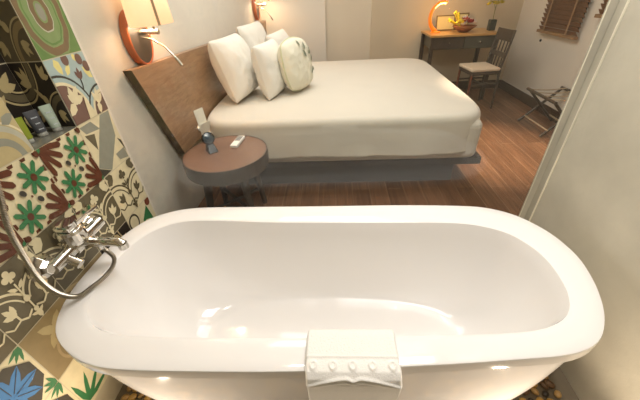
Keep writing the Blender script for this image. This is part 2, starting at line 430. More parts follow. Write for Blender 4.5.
def fleur(bg, fg, mid):
    t = Tile(); t.bg(bg)
    t.arc(mid, (1, 1), 1.02, .22, 180, 270); t.arc(fg, (1, 1), 1.2, .06, 180, 270); t.arc(fg, (1, 1), .84, .05, 180, 270)
    t.arc(mid, (-1, -1), .95, .18, 0, 90); t.arc(fg, (-1, -1), 1.12, .05, 0, 90)
    t.tulip(fg, (.35, .35), 45, .62); t.tulip(fg, (-.55, .55), 135, .48); t.tulip(fg, (.5, -.5), -45, .48); t.tulip(fg, (-.5, -.5), 225, .45)
    t.leaf(fg, (-.1, -.1), 45, .5, .2); t.disc(fg, (-.1, -.1), .14)
    return t
def damask(bg, fg):
    t = Tile(); t.bg(bg)
    for k in range(4):
        a = 90 * k + 45; d = (math.cos(math.radians(a)), math.sin(math.radians(a)))
        t.tulip(fg, (d[0] * .35, d[1] * .35), a, .55)
        t.arc(fg, (d[0] * 1.41, d[1] * 1.41), .72, .06, a + 120, a + 240)
        t.leaf(fg, (0, 0), 90 * k, .6, .2); t.leaf(fg, (math.cos(PI / 2 * k) * .98, math.sin(PI / 2 * k) * .98), 90 * k + 150, .5, .2); t.leaf(fg, (math.cos(PI / 2 * k) * .98, math.sin(PI / 2 * k) * .98), 90 * k + 210, .5, .2)
    t.disc(fg, (0, 0), .17)
    return t
def fadedfleur():
    t = Tile(); t.bg('faded')
    for k in range(4): t.leaf('tan', (0, .35), 45 + 90 * k, .62, .3)
    t.disc('tan', (0, .35), .2); t.disc('fadecream', (-.08, .12), .12)
    t.arc('fadecream', (0, -.45), .38, .09, 0, 360, sy=1.25); t.disc('fadecream', (0, -.5), .13, .22); t.disc('faded', (0, -.5), .07, .14)
    for s in (-1, 1): t.arc('fadecream', (s * 1, -.1), .5, .07, 90, 270)
    return t
def ogee():
    t = Tile(); t.bg('faded')
    pts = [(-.9, .95), (-.5, .8), (-.42, .45), (-.72, .1), (-.5, -.1), (-.62, -.5), (-.2, -.62), (-.05, -.9), (.25, -.62), (.6, -.72), (.75, -.3), (.98, -.2)]
    t.line('sand', pts, .17)
    for p in pts: t.disc('sand', p, .085, n=12)
    return t
def bluestar():
    t = Tile(); t.bg('cream')
    for k in range(4):
        for da in (-26, 0, 26): t.leaf('leaf', (math.cos(PI / 4 + k * PI / 2) * 1.38, math.sin(PI / 4 + k * PI / 2) * 1.38), 225 + 90 * k + da, .5, .12)
    t.poly('dark', [(.95 * math.cos(a), .95 * math.sin(a)) for a in [PI / 8 + PI / 4 * i for i in range(8)]])
    for i in range(8): t.leaf('royal', (0, 0), 45 * i, .86, .34)
    for i in range(8): t.line('dark', [(.1 * math.cos(PI / 4 * i), .1 * math.sin(PI / 4 * i)), (.8 * math.cos(PI / 4 * i), .8 * math.sin(PI / 4 * i))], .02)
    return t
def greenleaf():
    t = Tile(); t.bg('cream'); t.disc('sand', (.6, -.6), .5)
    for a in (20, 50, 80, 110): t.leaf('leaf', (-.8, -.8), a - 15, 1.2, .2)
    t.tulip('leaf', (.4, .3), 60, .5); t.leaf('maroon', (.3, -.4), -30, .5, .3); t.leaf('yellow', (-.2, .5), 20, .6, .2); t.leaf('leaf', (.9, -.9), 130, .8, .25)
    return t
def pinwheel():
    t = Tile(); t.bg('cream')
    t.poly('maroon', [(-1, -.2), (-.2, .3), (-.1, -.6), (-1, -1)]); t.poly('leaf', [(0, .3), (.6, .75), (.75, 0), (.2, -.3)]); t.poly('taupe', [(-.1, -.6), (.75, 0), (1, -1)])
    t.arc('dark', (-.6, .6), .34, .09); t.disc('maroon', (.8, .85), .2); t.leaf('cream', (0, .2), -20, .7, .15)
    return t
def leafarc():
    t = Tile(); t.bg('tan')
    t.arc('ltgrey', (.1, -1.0), .9, .16, 0, 180); t.arc('cream', (.1, -1.0), 1.04, .06, 0, 180); t.arc('grey', (.1, -1.0), .55, .2, 0, 180)
    t.leaf('grey', (-.2, .1), 95, .85, .35); t.leaf('grey', (.2, 0), 60, .75, .35); t.leaf('grey', (-.5, .1), 140, .6, .3); t.leaf('grey', (.55, -.1), 20, .5, .25); t.disc('grey', (-.05, .1), .17)
    return t
PAT = dict(ikat=ikat(), blue=bluetile(), hexa=hexa(), scroll=scroll('taupe', 'cream'), scrollc=scroll('cream', 'taupe'), star=star(),
           fleurd=fleur('taupe', 'tan', 'faded'), fleurb=fleur('black', 'tan', 'taupe'), damask=damask('black', 'sand'), faded=fadedfleur(),
           ogee=ogee(), bluestar=bluestar(), greenleaf=greenleaf(), pin=pinwheel(), leafarc=leafarc())
MAP = {(0, 0): 'ikat', (0, 1): 'blue', (0, 2): 'hexa', (0, 3): 'scrollc', (0, 4): 'pin', (0, 5): 'bluestar',
       (1, 2): 'star', (2, 2): 'star', (1, 3): 'scroll', (2, 3): 'scroll', (3, 3): 'scroll', (3, 2): 'star', (4, 3): 'scroll',
       (2, 1): 'leafarc', (2, 0): 'leafarc', (3, 4): 'faded', (2, 4): 'ogee', (1, 4): 'damask', (4, 4): 'bluestar', (4, 5): 'bluestar', (3, 5): 'greenleaf', (2, 5): 'damask'}
names = list(PAT)
tw = MB()
def put(pat, P, zc=.0003):
    """P(u, v, lift) -> world"""
    for i, (k, ps) in enumerate(PAT[pat].sh):
        tw.mat = KI[k]
        for p in ps:
            vs = [P(u, v, .0008 + i * .00012) for u, v in p]
            tw.add(vs, [tuple(range(len(vs)))])
ND = .13; NY0, NY1 = GY - 2 * TW, GY - TW; NZ0 = ZR - TH; NZ1 = NZ0 + 2 * TH
tw.mat = GROUT
tw.box((-1.25, -1.4, 0), (-1.0, NY0, CE)); tw.box((-1.25, NY1, 0), (-1.0, GY, CE))
tw.box((-1.25, NY0, 0), (-1.0, NY1, NZ0 - .004)); tw.box((-1.25, NY0, NZ1), (-1.0, NY1, CE)); tw.box((-1.25, NY0, NZ0 - .004), (-1.0 - ND, NY1, NZ1))
for c in range(13):
    for r in range(-6, 6):
        if c == 1 and r in (0, 1): continue
        y1 = GY - c * TW; zt = ZR - (r - 1) * TH
        if zt - TH < 0 or zt > CE + .02 or y1 - TW < -1.4: continue
        pat = MAP.get((c, r)) or names[(c * 7 + r * 5 + c * r) % len(names)]
        put(pat, lambda u, v, l, y1=y1, zt=zt: (-1.0 + l, y1 - TW / 2 + u * TW / 2, min(CE, zt - TH / 2 + v * TH / 2)))
for r in (0, 1):
    zt = ZR - (r - 1) * TH
    put('fleurb', lambda u, v, l: (-1.0 - ND + l, NY0 + TW / 2 + u * TW / 2, zt - TH / 2 + v * TH / 2))
    put('fleurd' if r == 0 else 'fleurb', lambda u, v, l: (-1.0 - ND / 2 + u * ND / 2 * -1, NY1 - l, zt - TH / 2 + v * TH / 2))
    put('leafarc', lambda u, v, l: (-1.0 - ND / 2 + u * ND / 2, NY0 + l, zt - TH / 2 + v * TH / 2))
struct('wall_left', tw, [T[k] for k in KEYS] + [M['grout']], fix=False)
struct('trim_5', bx((-1.0 - ND + .0005, NY0 + .0005, NZ0 - .004), (-1.0, NY1 - .0005, NZ0)), M['stone'])

# ------------------------------------------------------------------ bathtub
def spline(pts, n=40):
    out = []; k = len(pts)
    for i in range(k):
        p0, p1, p2, p3 = (Vector(pts[(i + j) % k]) for j in (-1, 0, 1, 2))
        for s in range(n):
            t = s / n
            out.append(.5 * ((2 * p1) + (p2 - p0) * t + (2 * p0 - 5 * p1 + 4 * p2 - p3) * t * t + (3 * p1 - p0 - 3 * p2 + p3) * t ** 3))
    return out
TC = Vector((-.03, .815))
def polar(pts):
    tab = sorted((math.atan2(p[1] - TC[1], p[0] - TC[0]), (Vector(p) - TC).length) for p in spline(pts))
    def f(th):
        lo = 0; hi = len(tab)
        while lo < hi:
            m_ = (lo + hi) // 2
            if tab[m_][0] < th: lo = m_ + 1
            else: hi = m_
        a = tab[lo - 1] if lo > 0 else (tab[-1][0] - 2 * PI, tab[-1][1]); b = tab[lo] if lo < len(tab) else (tab[0][0] + 2 * PI, tab[0][1])
        t = (th - a[0]) / max(1e-9, b[0] - a[0]); r = a[1] + (b[1] - a[1]) * t
        return TC + Vector((math.cos(th), math.sin(th))) * r
    return f
OUT = [(-.997, .81), (-.993, .70), (-.968, .605), (-.925, .535), (-.855, .482), (-.76, .440), (-.65, .422), (-.4, .418), (-.1, .422), (.3, .444), (.51, .460), (.64, .472), (.724, .494), (.785, .532), (.840, .60), (.880, .68), (.908, .77), (.920, .86), (.905, .96), (.870, 1.04), (.81, 1.115), (.72, 1.168), (.6, 1.192), (.3, 1.207), (-.1, 1.21), (-.45, 1.215), (-.72, 1.212), (-.86, 1.165), (-.935, 1.09), (-.985, .96)]
INN = [(-.915, .81), (-.905, .70), (-.875, .625), (-.82, .570), (-.74, .540), (-.62, .530), (-.2, .527), (.3, .536), (.55, .548), (.655, .568), (.73, .61), (.775, .68), (.792, .76), (.792, .85), (.765, .93), (.71, 1.0), (.60, 1.05), (.45, 1.068), (.1, 1.076), (-.3, 1.088), (-.58, 1.108), (-.74, 1.100), (-.84, 1.04), (-.895, .94)]
fo, fi = polar(OUT), polar(INN)
ZRIM = H - .889
def sup(a, b, th, n=2.6):
    c, s = math.cos(th), math.sin(th); r = (abs(c / a) ** n + abs(s / b) ** n) ** (-1 / n); return TC + Vector((c * r, s * r))
NT = 200
ths = []
for i in range(NT):
    t = 2 * PI * i / NT; a = math.atan2(.5 * math.sin(t), .95 * math.cos(t)); ths.append(a)
rings = []
def inset(th, d):
    p = fo(th); q = p - TC
    # move inward along the approximate normal
    e = 1e-2; tg = (fo_wrap(th + e) - fo_wrap(th - e)).normalized(); nn = Vector((tg.y, -tg.x))
    return p - nn * d
def fo_wrap(t):
    while t > PI: t -= 2 * PI
    while t < -PI: t += 2 * PI
    return fo(t)
tub = MB(); tub.smooth = True
rows = []
# outer body from floor up to lip
for k in range(15):
    s = k / 14; z = .002 + (ZRIM - .054) * s
    g = .4 * s ** .62 + .6 * math.sin(s * PI / 2) ** .72
    row = []
    for th in ths:
        a = inset(th, .022); b = sup(.84, .34, th)
        p = b.lerp(a, g); row.append((p.x, p.y, z))
    rows.append(row)
lip = [(.022, -.052), (.019, -.0475), (.003, -.047), (0, -.044), (0, -.006), (.0015, -.002), (.006, 0)]
for d, z in lip: rows.append([(*inset(th, d), ZRIM + z) for th in ths])
def lerp_oi(t, dz): return [(*(inset(th, .006).lerp(fi(th), t)), ZRIM + dz) for th in ths]
for t, dz in ((.3, .0008), (.6, .0008), (.75, 0), (.84, -.0010), (.90, -.0025), (.96, -.0050)): rows.append(lerp_oi(t, dz))
DEP = .45
for k in range(1, 23):
    ph = k / 22 * PI / 2
    z = ZRIM - .008 - DEP * (.0 + math.sin(ph) ** 1.08)
    g = .22 * (k / 22) ** .8 + .78 * (1 - math.cos(ph))
    row = []
    for th in ths:
        b = sup(.56, .19, th, 2.3); b = Vector((b.x, b.y))
        c = Vector(fi(th)).lerp(b, min(1, .0 + g)); row.append((c.x, c.y, z))
    rows.append(row)
for t in (.6, .2): rows.append([(TC.x + (x - TC.x) * t, TC.y + (y - TC.y) * t, z - .004 * (1 - t)) for x, y, z in rows[-1 if t == .6 else -2]])
tub.add([p for r in rows for p in r], [(j * NT + i, j * NT + (i + 1) % NT, (j + 1) * NT + (i + 1) % NT, (j + 1) * NT + i) for j in range(len(rows) - 1) for i in range(NT)] + [tuple(range((len(rows) - 1) * NT, len(rows) * NT))])
tr = thing('bathtub', 'large glossy white freestanding bathtub with a wide flat rim', 'bathtub', (TC.x, TC.y, 0))
tub.build('tub_shell', M['acrylic'], tr, sharp=32)
dr = MB(); dr.smooth = True; zb = ZRIM - .002 - DEP
dr.lathe([(.0, .004), (.016, .005), (.02, .002), (.034, .001), (.036, -.004)], (TC.x, TC.y - .07, zb - .001), 28); dr.build('drain', M['chrome'], tr, label='round chrome drain')

# ------------------------------------------------------------------ towel over the front rim
def towel():
    path = [(.572, -.955), (.545, -.915), (.536, -.892), (.530, -.8835), (.515, -.882), (.47, -.8815), (.43, -.8815), (.416, -.883), (.406, -.892), (.402, -.91), (.401, -.94), (.403, -1.0), (.406, -1.08), (.41, -1.16), (.412, -1.22)]
    P = [Vector(p) for p in path]; L = [0]
    for a, b in zip(P, P[1:]): L.append(L[-1] + (b - a).length)
    def at(s):
        s *= L[-1]
        for i in range(len(P) - 1):
            if s <= L[i + 1] or i == len(P) - 2:
                t = (s - L[i]) / (L[i + 1] - L[i]); a = P[max(i - 1, 0)]; b = P[i]; c = P[i + 1]; d = P[min(i + 2, len(P) - 1)]
                p = b.lerp(c, t)
                tg = ((c - a) * (1 - t) + (d - b) * t).normalized()
                return p, Vector((-tg.y, tg.x)) * -1
    tot = L[-1]
    m = MB(); m.smooth = True; NU, NV = 150, 280
    front = .418
    def surf(u, v, side):
        p, n = at(v)
        s = v * tot
        x0, x1 = -.094, .172
        w = .5 + (u - .5) * (1 - .07 * max(0, (s - .26) / .3))
        edge = min(u, 1 - u) * (x1 - x0); endd = min(v, 1 - v) * tot
        x = x0 + (x1 - x0) * w + .002 * math.sin(s * 25 + 1.3)
        th = .0125 * min(1, (edge / .006)) ** .5 * min(1, endd / .006) ** .5
        if side:
            nn = noise.noise(Vector((x * 260, s * 260, 1))) * .0012 * (1 if s < .150 else .15)
            h = th + nn
            # embossed border: discs between two ridges, then a scalloped double ridge
            sb = s - .158
            if 0 < sb < .12:
                h -= .0022 * math.exp(-((sb - .03) / .026) ** 4)
                for k in range(5):
                    cx = -.072 + k * .055; d = math.hypot((x - cx), sb - .026)
                    h += .0046 * math.exp(-((d - .0085) / .0035) ** 2) + .0016 * math.exp(-(d / .0035) ** 2)
                h += .0026 * math.exp(-((sb - .003) / .003) ** 2)
                sc = .050 + .022 * ((x - .039) / .13) ** 2 + .005 * math.exp(-((x - .039) / .012) ** 2)   # arched edge with a centre dip
                h += .0055 * math.exp(-((sb - sc) / .0028) ** 2) + .0022 * math.exp(-((sb - sc - .009) / .0025) ** 2)
            return (x, p.x + n.x * h, H + p.y + n.y * h + .0035)
        return (x, p.x + n.x * .0, H + p.y + n.y * .0 + .0035)
    m.grid(lambda u, v: surf(u, v, 1), NU, NV); m.grid(lambda u, v: surf(u, v, 0), NU, NV)
    o = m.build('towel', M['towel'])
    tag(o, 'white terry towel with an embossed border folded over the front tub rim', 'towel'); origin(o, (.04, .42, H - .889)); return o
towel()

# ------------------------------------------------------------------ bath mixer with hose
def mixer():
    t = thing('bath_mixer', 'chrome bath mixer tap with shower hose on the patterned tile wall', 'tap', (-1.0, .79, H - .73))
    z = H - .73
    b = MB(); b.tube([(-.945, .665, z), (-.945, .915, z)], .023, 20); b.tube([(-.945, .755, z + .0), (-.945, .84, z)], [.030, .030], 20)
    b.build('mixer_body', M['chrome'], t, bevel=.003)
    for y in (.672, .90):
        f = MB(); f.lathe([(.0, .002), (.046, .002), (.050, .008), (.046, .022), (.034, .040), (.022, .052), (.0, .052)], (-1.0, y, z), 8, 'x')
        f.build('wall_flange', M['chrome'], t, bevel=.002)
    c = MB(); c.lathe([(0, .010), (.038, .010), (.044, .024), (.044, .058), (.038, .070), (.0, .072)], (-.945, .790, z), 24); c.build('cartridge', M['chrome'], t, bevel=.002)
    l = MB(); l.smooth = False
    l.add([(-.970, .76, z + .072), (-.915, .76, z + .072), (-.922, .92, z + .066), (-.960, .92, z + .066), (-.970, .76, z + .092), (-.915, .76, z + .092), (-.922, .925, z + .078), (-.960, .925, z + .078)],
          [(0, 3, 2, 1), (4, 5, 6, 7), (0, 1, 5, 4), (1, 2, 6, 5), (2, 3, 7, 6), (3, 0, 4, 7)])
    l.tube([(-.945, .795, z + .06), (-.945, .795, z + .094)], .030, 20)
    l.build('lever', M['chrome'], t, bevel=.004, label='flat chrome lever handle')
    s = MB(); s.tube([(-.945, .80, z - .005), (-.90, .80, z - .002), (-.85, .80, z - .002), (-.80, .80, z - .006), (-.785, .80, z - .018)], [.024, .021, .018, .017, .017], 16)
    s.tube([(-.788, .80, z - .012), (-.788, .80, z - .034)], .017, 16); s.build('spout', M['chrome'], t)
    d = MB(); d.tube([(-.905, .825, z - .01), (-.905, .825, z - .06)], .011, 14); d.build('hose_outlet', M['chrome'], t)
    d = MB(); d.tube([(-.945, .72, z), (-.895, .715, z - .03)], .017, 12); d.build('diverter', M['chrome'], t)
    pts = [(-.905, .828, H - .79), (-.898, .836, H - .822), (-.888, .833, H - .852), (-.886, .805, H - .872), (-.895, .755, H - .8795), (-.91, .705, H - .876), (-.925, .66, H - .866), (-.93, .622, H - .80), (-.93, .607, H - .715), (-.93, .615, H - .626), (-.93, .628, H - .546), (-.93, .647, H - .488), (-.93, .67, H - .436), (-.93, .70, H - .35), (-.94, .73, H - .25), (-.955, .75, H - .16)]
    P = [Vector(p) for p in pts]; dense = []
    for i in range(len(P) - 1):
        p0, p1, p2, p3 = P[max(i - 1, 0)], P[i], P[i + 1], P[min(i + 2, len(P) - 1)]
        for k in range(24):
            q = k / 24; dense.append(.5 * ((2 * p1) + (p2 - p0) * q + (2 * p0 - 5 * p1 + 4 * p2 - p3) * q * q + (3 * p1 - p0 - 3 * p2 + p3) * q ** 3))
    # resample evenly so that the ribs are regular
    ev = [dense[0]]; acc = 0
    for a, bq in zip(dense, dense[1:]):
        seg = (bq - a).length; pos = 0
        while acc + (seg - pos) >= .0024:
            pos += .0024 - acc; acc = 0; ev.append(a.lerp(bq, pos / seg))
        acc += seg - pos
    h = MB(); h.tube(ev, [.0092 if i % 2 else .0064 for i in range(len(ev))], 10); h.build('shower_hose', M['hose'], t, sharp=30, label='ribbed metal shower hose looping over the rim')
    hs = MB(); hs.lathe([(0, .0), (.022, .0), (.024, .01), (.014, .045), (0, .045)], (-1.0, .75, H - .15), 20, 'x'); hs.build('hose_hook', M['chrome'], t)
mixer()

# ------------------------------------------------------------------ toiletries in the niche
def tube_bottle(x, y, w_, hgt, body, label, yaw):
    t = thing('toiletry_tube', label, 'toiletry tube', (x, y, NZ0), None)
    X = Matrix.Translation((x, y, NZ0)) @ Matrix.Rotation(yaw, 4, 'Z')
    c = MB(); c.X = X; c.smooth = True; c.lathe([(0, 0.0005), (w_ * .36, .0005), (w_ * .38, .002), (w_ * .38, .016), (0, .0165)], (0, 0, 0), 20, sx=.8); c.build('cap', M['capgrey'], t)
    b = MB(); b.X = X; b.smooth = True
    def f(u, v):
        a = 2 * PI * u; tx = w_ * .32 * (1 - v) ** .8 + .0012; ty = w_ * (.42 + .10 * v)
        return (tx * math.cos(a), ty * math.sin(a), .016 + (hgt - .016) * v)
    b.grid(f, 28, 8, True); b.smooth = False
    b.add([f(i / 28, 1) for i in range(28)], [tuple(range(28))]); b.build('tube_body', body, t)
    if body is not M['tubelime']:
        p = MB(); p.X = X
        for k, (zz, wl) in enumerate(((.72, .5), (.50, .36), (.28, .42))):
            px = w_ * .32 * (1 - zz) ** .8 + .0022
            n = 5
            for i in range(n):
                y0 = -w_ * wl / 2 + i * w_ * wl / n; p.box((px - .0022, y0, hgt * zz), (px + .0008, y0 + w_ * wl / n * .7, hgt * zz + .0035))
        p.build('print', M['print_'], t)
    return t
tube_bottle(-1.066, 1.018, .043, .092, M['tubegrey'], 'charcoal toiletry tube standing in the niche between the lime and celadon tubes', -.35)
tube_bottle(-1.044, 1.062, .040, .097, M['tubegreen'], 'pale celadon toiletry tube at the right end of the niche shelf', -.35)
tube_bottle(-1.062, .955, .034, .088, M['tubelime'], 'lime green toiletry tube at the left edge of the niche', -.35)

# ------------------------------------------------------------------ pebbles and floor spots
ico = []
def pebble_mesh(k):
    import bmesh
    bm = bmesh.new(); bmesh.ops.create_icosphere(bm, subdivisions=2, radius=1)
    sx, sy, sz = random.uniform(.8, 1.15), random.uniform(.65, .9), random.uniform(.42, .6)
    for v in bm.verts:
        n = 1 + .12 * noise.noise(v.co * 1.5 + Vector((k * 7, 0, 0))); v.co = Vector((v.co.x * sx, v.co.y * sy, v.co.z * sz)) * n
    me = bpy.data.meshes.new('pebble'); bm.to_mesh(me); bm.free()
    for p in me.polygons: p.use_smooth = True
    me.materials.append(PEB[k % 4]); return me
PM = [pebble_mesh(k) for k in range(8)]
cands = []
yy = -.25
while yy < 1.27:
    xx = -.96
    while xx < .96:
        x = xx + random.uniform(-.008, .008); y = yy + random.uniform(-.008, .008)
        if ((abs(x - TC.x) / .88) ** 2.6 + (abs(y - TC.y) / .37) ** 2.6) > 1 and min(math.hypot(x - a, y - b) for a, b in ((-.80, .24), (.76, .24))) > .085:
            cands.append((x, y, random.uniform(.016, .021)))
        xx += .040
    yy += .036
def key(c): return math.hypot(c[0] - .93, c[1] - .60) if c[0] > 0 else math.hypot(c[0] + .96, c[1] - .5) + .35
cands.sort(key=key)
for i, (x, y, r) in enumerate(cands[:300]):
    me = PM[i % 8]
    o = bpy.data.objects.new('pebble', me); COL.objects.link(o); o.location = (x, y, r * .5); o.scale = (r, r, r); o.rotation_euler = (0, 0, random.uniform(0, 6))
    kd = ('tan', 'golden', 'mid brown', 'dark')[i % 4]; sd_ = 'right' if x > 0 else 'left'
    tag(o, 'smooth %s pebble on the floor at the %s end of the tub' % (kd, sd_), 'pebble', '%s pebbles at the %s end of the tub' % (kd, sd_))
pb = MB(); pb.smooth = True
for x, y, r in cands[300:]:
    k = random.randrange(8); pb.mat = k % 4; a = random.uniform(0, 6)
    me = PM[k]
    pb.add([(x + r * (v.co.x * math.cos(a) - v.co.y * math.sin(a)), y + r * (v.co.x * math.sin(a) + v.co.y * math.cos(a)), r * .5 + r * v.co.z) for v in me.vertices], [tuple(p.vertices) for p in me.polygons])
o = pb.build('pebble_bed', PEB, kind='stuff', fix=False); tag(o, 'bed of brown and golden pebbles spread under and around the bathtub', 'pebbles'); origin(o, (0, .3, 0))
for i, (x, y, en) in enumerate(((-.80, .24, 11), (.76, .24, 11))):
    t = thing('floor_spotlight', ('small brass floor spotlight glowing under the left front of the tub', 'small brass floor spotlight glowing under the right front of the tub')[i], 'spotlight', (x, y, 0), 'floor spotlights at the tub')
    b = MB(); b.smooth = True; b.lathe([(.030, 0), (.036, .002), (.038, .03), (.032, .034), (.026, .028)], (x, y, 0), 24); b.build('housing', M['brass'], t)
    g = MB(); g.lathe([(0, .026), (.026, .026)], (x, y, 0), 24); g.build('lens', M['spotglow'], t)
    lamp('floor_spot_beam', 'SPOT', (x, y, .045), en, (1.0, .84, .66), target=(x * .8, y + .22, .5), size=.02, spot=150, blend=.8)

# ------------------------------------------------------------------ headboard
hb = thing('headboard', 'long brown wooden headboard mounted on the left bedroom wall', 'headboard', (-.97, 2.9, H - .82))
hp = [(1.475, -.285), (2.75, -.325), (4.30, -.325), (4.12, -.82), (1.685, -.82)]
p = MB(); p.mat = 0; n = len(hp)
vs = [(LX(y) + .012, y, H + z) for y, z in hp] + [(LX(y) + .056, y, H + z) for y, z in hp]
p.add(vs, [tuple(range(n, 2 * n))]); p.mat = 0; p.add(vs, [tuple(range(n))[::-1]])
for i in range(n):
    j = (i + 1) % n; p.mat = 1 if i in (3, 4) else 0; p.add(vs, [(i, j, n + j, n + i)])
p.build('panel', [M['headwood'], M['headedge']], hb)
q = MB(); q.box((LX(1.9), 1.9, H - .75), (LX(1.9) + .016, 1.95, H - .45)); q.box((LX(3.7), 3.7, H - .75), (LX(3.7) + .016, 3.75, H - .45)); q.build('wall_mount', M['headedge'], hb)
q = MB(); q.smooth = True; q.lathe([(0, .0), (.020, .0), (.020, .006), (.012, .012), (0, .012)], (LX(1.94) + .056, 1.94, H - .755), 16, 'x'); q.build('switch', M['whiteplastic'], hb, label='small round white switch')

# ------------------------------------------------------------------ wall sconces
def sconce(y):
    t = thing('wall_sconce', 'lit linen-shaded wall sconce with reading arm above the near end of the headboard', 'wall lamp', (-1.0, y, H - .175), 'wall sconces over the headboard')
    z = H - .175
    r = MB(); r.smooth = True; r.lathe([(.106, 0), (.106, .001), (.108, .030), (.101, .038), (.095, .032)], (-1.0, y, z), 48, 'x', sx=.92, sy=1.16); r.build('rim', M['copper'], t, label='copper coloured wooden rim')
    f = MB(); f.lathe([(0, .033), (.098, .033), (.098, .020)], (-1.0, y, z), 48, 'x', sx=.92, sy=1.16); f.build('back_plate', M['plate'], t, label='dark glossy oval back plate')
    a = MB(); a.tube([(-.99, y, H - .150), (-.865, y, H - .150)], .012, 14); a.tube([(-.885, y, H - .14), (-.885, y, H - .06)], .007, 10); a.build('arm', M['silver'], t)
    g = MB(); pts = [(-.99, y + .02, z), (-.96, y + .02, z - .001), (-.92, y + .02, z - .010), (-.87, y + .02, z - .042), (-.83, y + .02, z - .095)]
    g.tube(pts, .005, 10); g.tube([(-.83, y + .02, z - .095), (-.806, y + .02, z - .135)], [.0085, .009], 12); g.build('reading_arm', M['silver'], t, label='thin silver gooseneck reading light')
    sh = MB(); sh.smooth = True; cx = -.885
    sh.lathe([(.088, -.118), (.090, -.118), (.078, .10), (.076, .10), (.0875, -.117)], (cx, y, H), 48, 'z', sx=.95, sy=1.62); so = sh.build('lamp_shade', M['shade'], t, label='glowing cream linen drum shade')
    st = MB()
    for s_ in (-.30,):
        a0 = s_; th0, th1 = a0 - .09, a0 + .09
        def P(th, zz, rr): k = rr - (zz + .118) * .012 / .218; return (cx + (k) * .95 * math.cos(th), y + k * 1.62 * math.sin(th), H + zz)
        st.add([P(-PI / 2 + .95, -.119, .0915), P(-PI / 2 + 1.07, -.119, .0915), P(-PI / 2 + 1.07, .10, .0915), P(-PI / 2 + .95, .10, .0915)], [(0, 1, 2, 3)])
    st.build('shade_strap', M['stripe'], t)
    bb = MB(); bb.smooth = True; bb.lathe([(.0, -.03), (.016, -.025), (.024, .0), (.016, .03), (0, .036)], (-.885, y, H - .03), 16); bb.build('bulb', M['bulb'], t)
    lamp('sconce_glow', 'POINT', (-.885, y, H - .03 + .05), 2.2, (1.0, .72, .46), size=.03)
    lamp('sconce_glow', 'POINT', (-.885, y, H - .105), 1.8, (1.0, .80, .60), size=.03)
    return t
s1 = sconce(1.665); s1.location.x = LX(1.70)
s2 = copy_thing(s1, (LX(4.06), 4.06, H - .175), 'wall sconce above the far end of the headboard, partly out of frame')
lamp('sconce_glow', 'POINT', (-.77, 4.06, H + .02), 1.5, (1.0, .68, .36), size=.03)
lamp('sconce_glow', 'POINT', (-.77, 4.06, H - .105), 3.0, (1.0, .82, .62), size=.03)

# ------------------------------------------------------------------ bed
bed = thing('bed', 'wide double bed made up with smooth white sheets on a dark base', 'bed', (0, 2.75, BF))
b = MB(); b.box((-.78, 2.00, BF), (.87, 3.60, BF + .17)); b.build('base', M['darkbase'], bed, bevel=.006)
b = MB(); b.box((-.82, 1.93, BF + .17), (1.02, 3.74, BF + .225)); b.build('platform', M['darkbase'], bed, bevel=.008)
x0, x1, y0, y1 = -.905, .995, 1.865, 3.72
b = MB(); b.box((-.805, y0 + .03, BF + .225), (x1 - .03, y1 - .03, BF + .50)); b.build('mattress', M['sheet'], bed, bevel=.05, seg=4)
def cover():
    m = MB(); m.smooth = True
    cx, cy, hx, hy = (x0 + x1) / 2, (y0 + y1) / 2, (x1 - x0) / 2, (y1 - y0) / 2
    N = 240; NR = 46
    def outline(t, r):
        # superellipse footprint, sharp at the head end
        c, s = math.cos(t), math.sin(t); n = 9
        k = (abs(c) ** n + abs(s) ** n) ** (-1 / n)
        return cx + hx * c * k * r, cy + hy * s * k * r
    def f(u, v):
        t = 2 * PI * u
        if v < .5:
            q = v / .5; r = q * .955; x, y = outline(t, r); z = H - .70 + .006 * noise.noise(Vector((x * 2.2, y * 2.2, 0))) + .012 * (1 - q ** 4)
            z += .004 * noise.noise(Vector((x * 6, y * 6, 3)))
        elif v < .68:
            q = (v - .5) / .18 * PI / 2; x, y = outline(t, .955 + .045 * math.sin(q)); z = H - .70 - .05 * (1 - math.cos(q))
        else:
            q = (v - .68) / .32; s_ = t * (hx + hy)
            wv = noise.noise(Vector((s_ * 2.2, q * 1.2, 7))) * .018 + noise.noise(Vector((s_ * 6, q * 1.0, 2))) * .009
            x, y = outline(t, 1 + wv * q * .9 + .012 * q); low = -.960 + .015 * noise.noise(Vector((s_ * 1.6, 0, 5)))
            z = H - .75 + (low + .75) * q
        return (max(x, LX(y) + .066 + .004 * (v < .68)), y, z)
    m.grid(f, N, NR, True)
    o = m.build('bed_cover', M['sheet'], bed)
    sd = o.modifiers.new('solid', 'SOLIDIFY'); sd.thickness = .008; sd.offset = -1
cover()

def pillow_mb(w_, h_, t_, X, pinch=.10, nu=44, nv=44, seed=0, round_=False):
    m = MB(); m.smooth = True; m.X = X
    for sgn in (1, -1):
        def f(u, v):
            a, b_ = 2 * u - 1, 2 * v - 1
            e = max(0, (1 - abs(a) ** 3.2)) ** .46 * max(0, (1 - abs(b_) ** 3.2)) ** .46
            if round_:
                rr = math.sqrt(max(0, a * a + b_ * b_ - a * a * b_ * b_)); ax_, by_ = a * math.sqrt(1 - b_ * b_ / 2), b_ * math.sqrt(1 - a * a / 2)
                a2, b2 = a * .45 + ax_ * .55, b_ * .45 + by_ * .55
            else:
                a2 = a * (1 - pinch * (1 - b_ * b_) * .0 - pinch * (1 - abs(b_) ** 2) * .55); b2 = b_ * (1 - pinch * (1 - abs(a) ** 2) * .55)
            z = e * t_ / 2 * (1 + .10 * noise.noise(Vector((a * 1.6 + seed, b_ * 1.6, 3)))) + .006 * e * noise.noise(Vector((a * 6, b_ * 5 + seed, 9)))
            z += .006 * e * math.sin((a + b_ * .4) * 14 + seed) * max(0, abs(a) ** 3)
            return (sgn * z, a2 * w_ / 2, b2 * h_ / 2)
        m.grid(f, nu, nv)
    return m
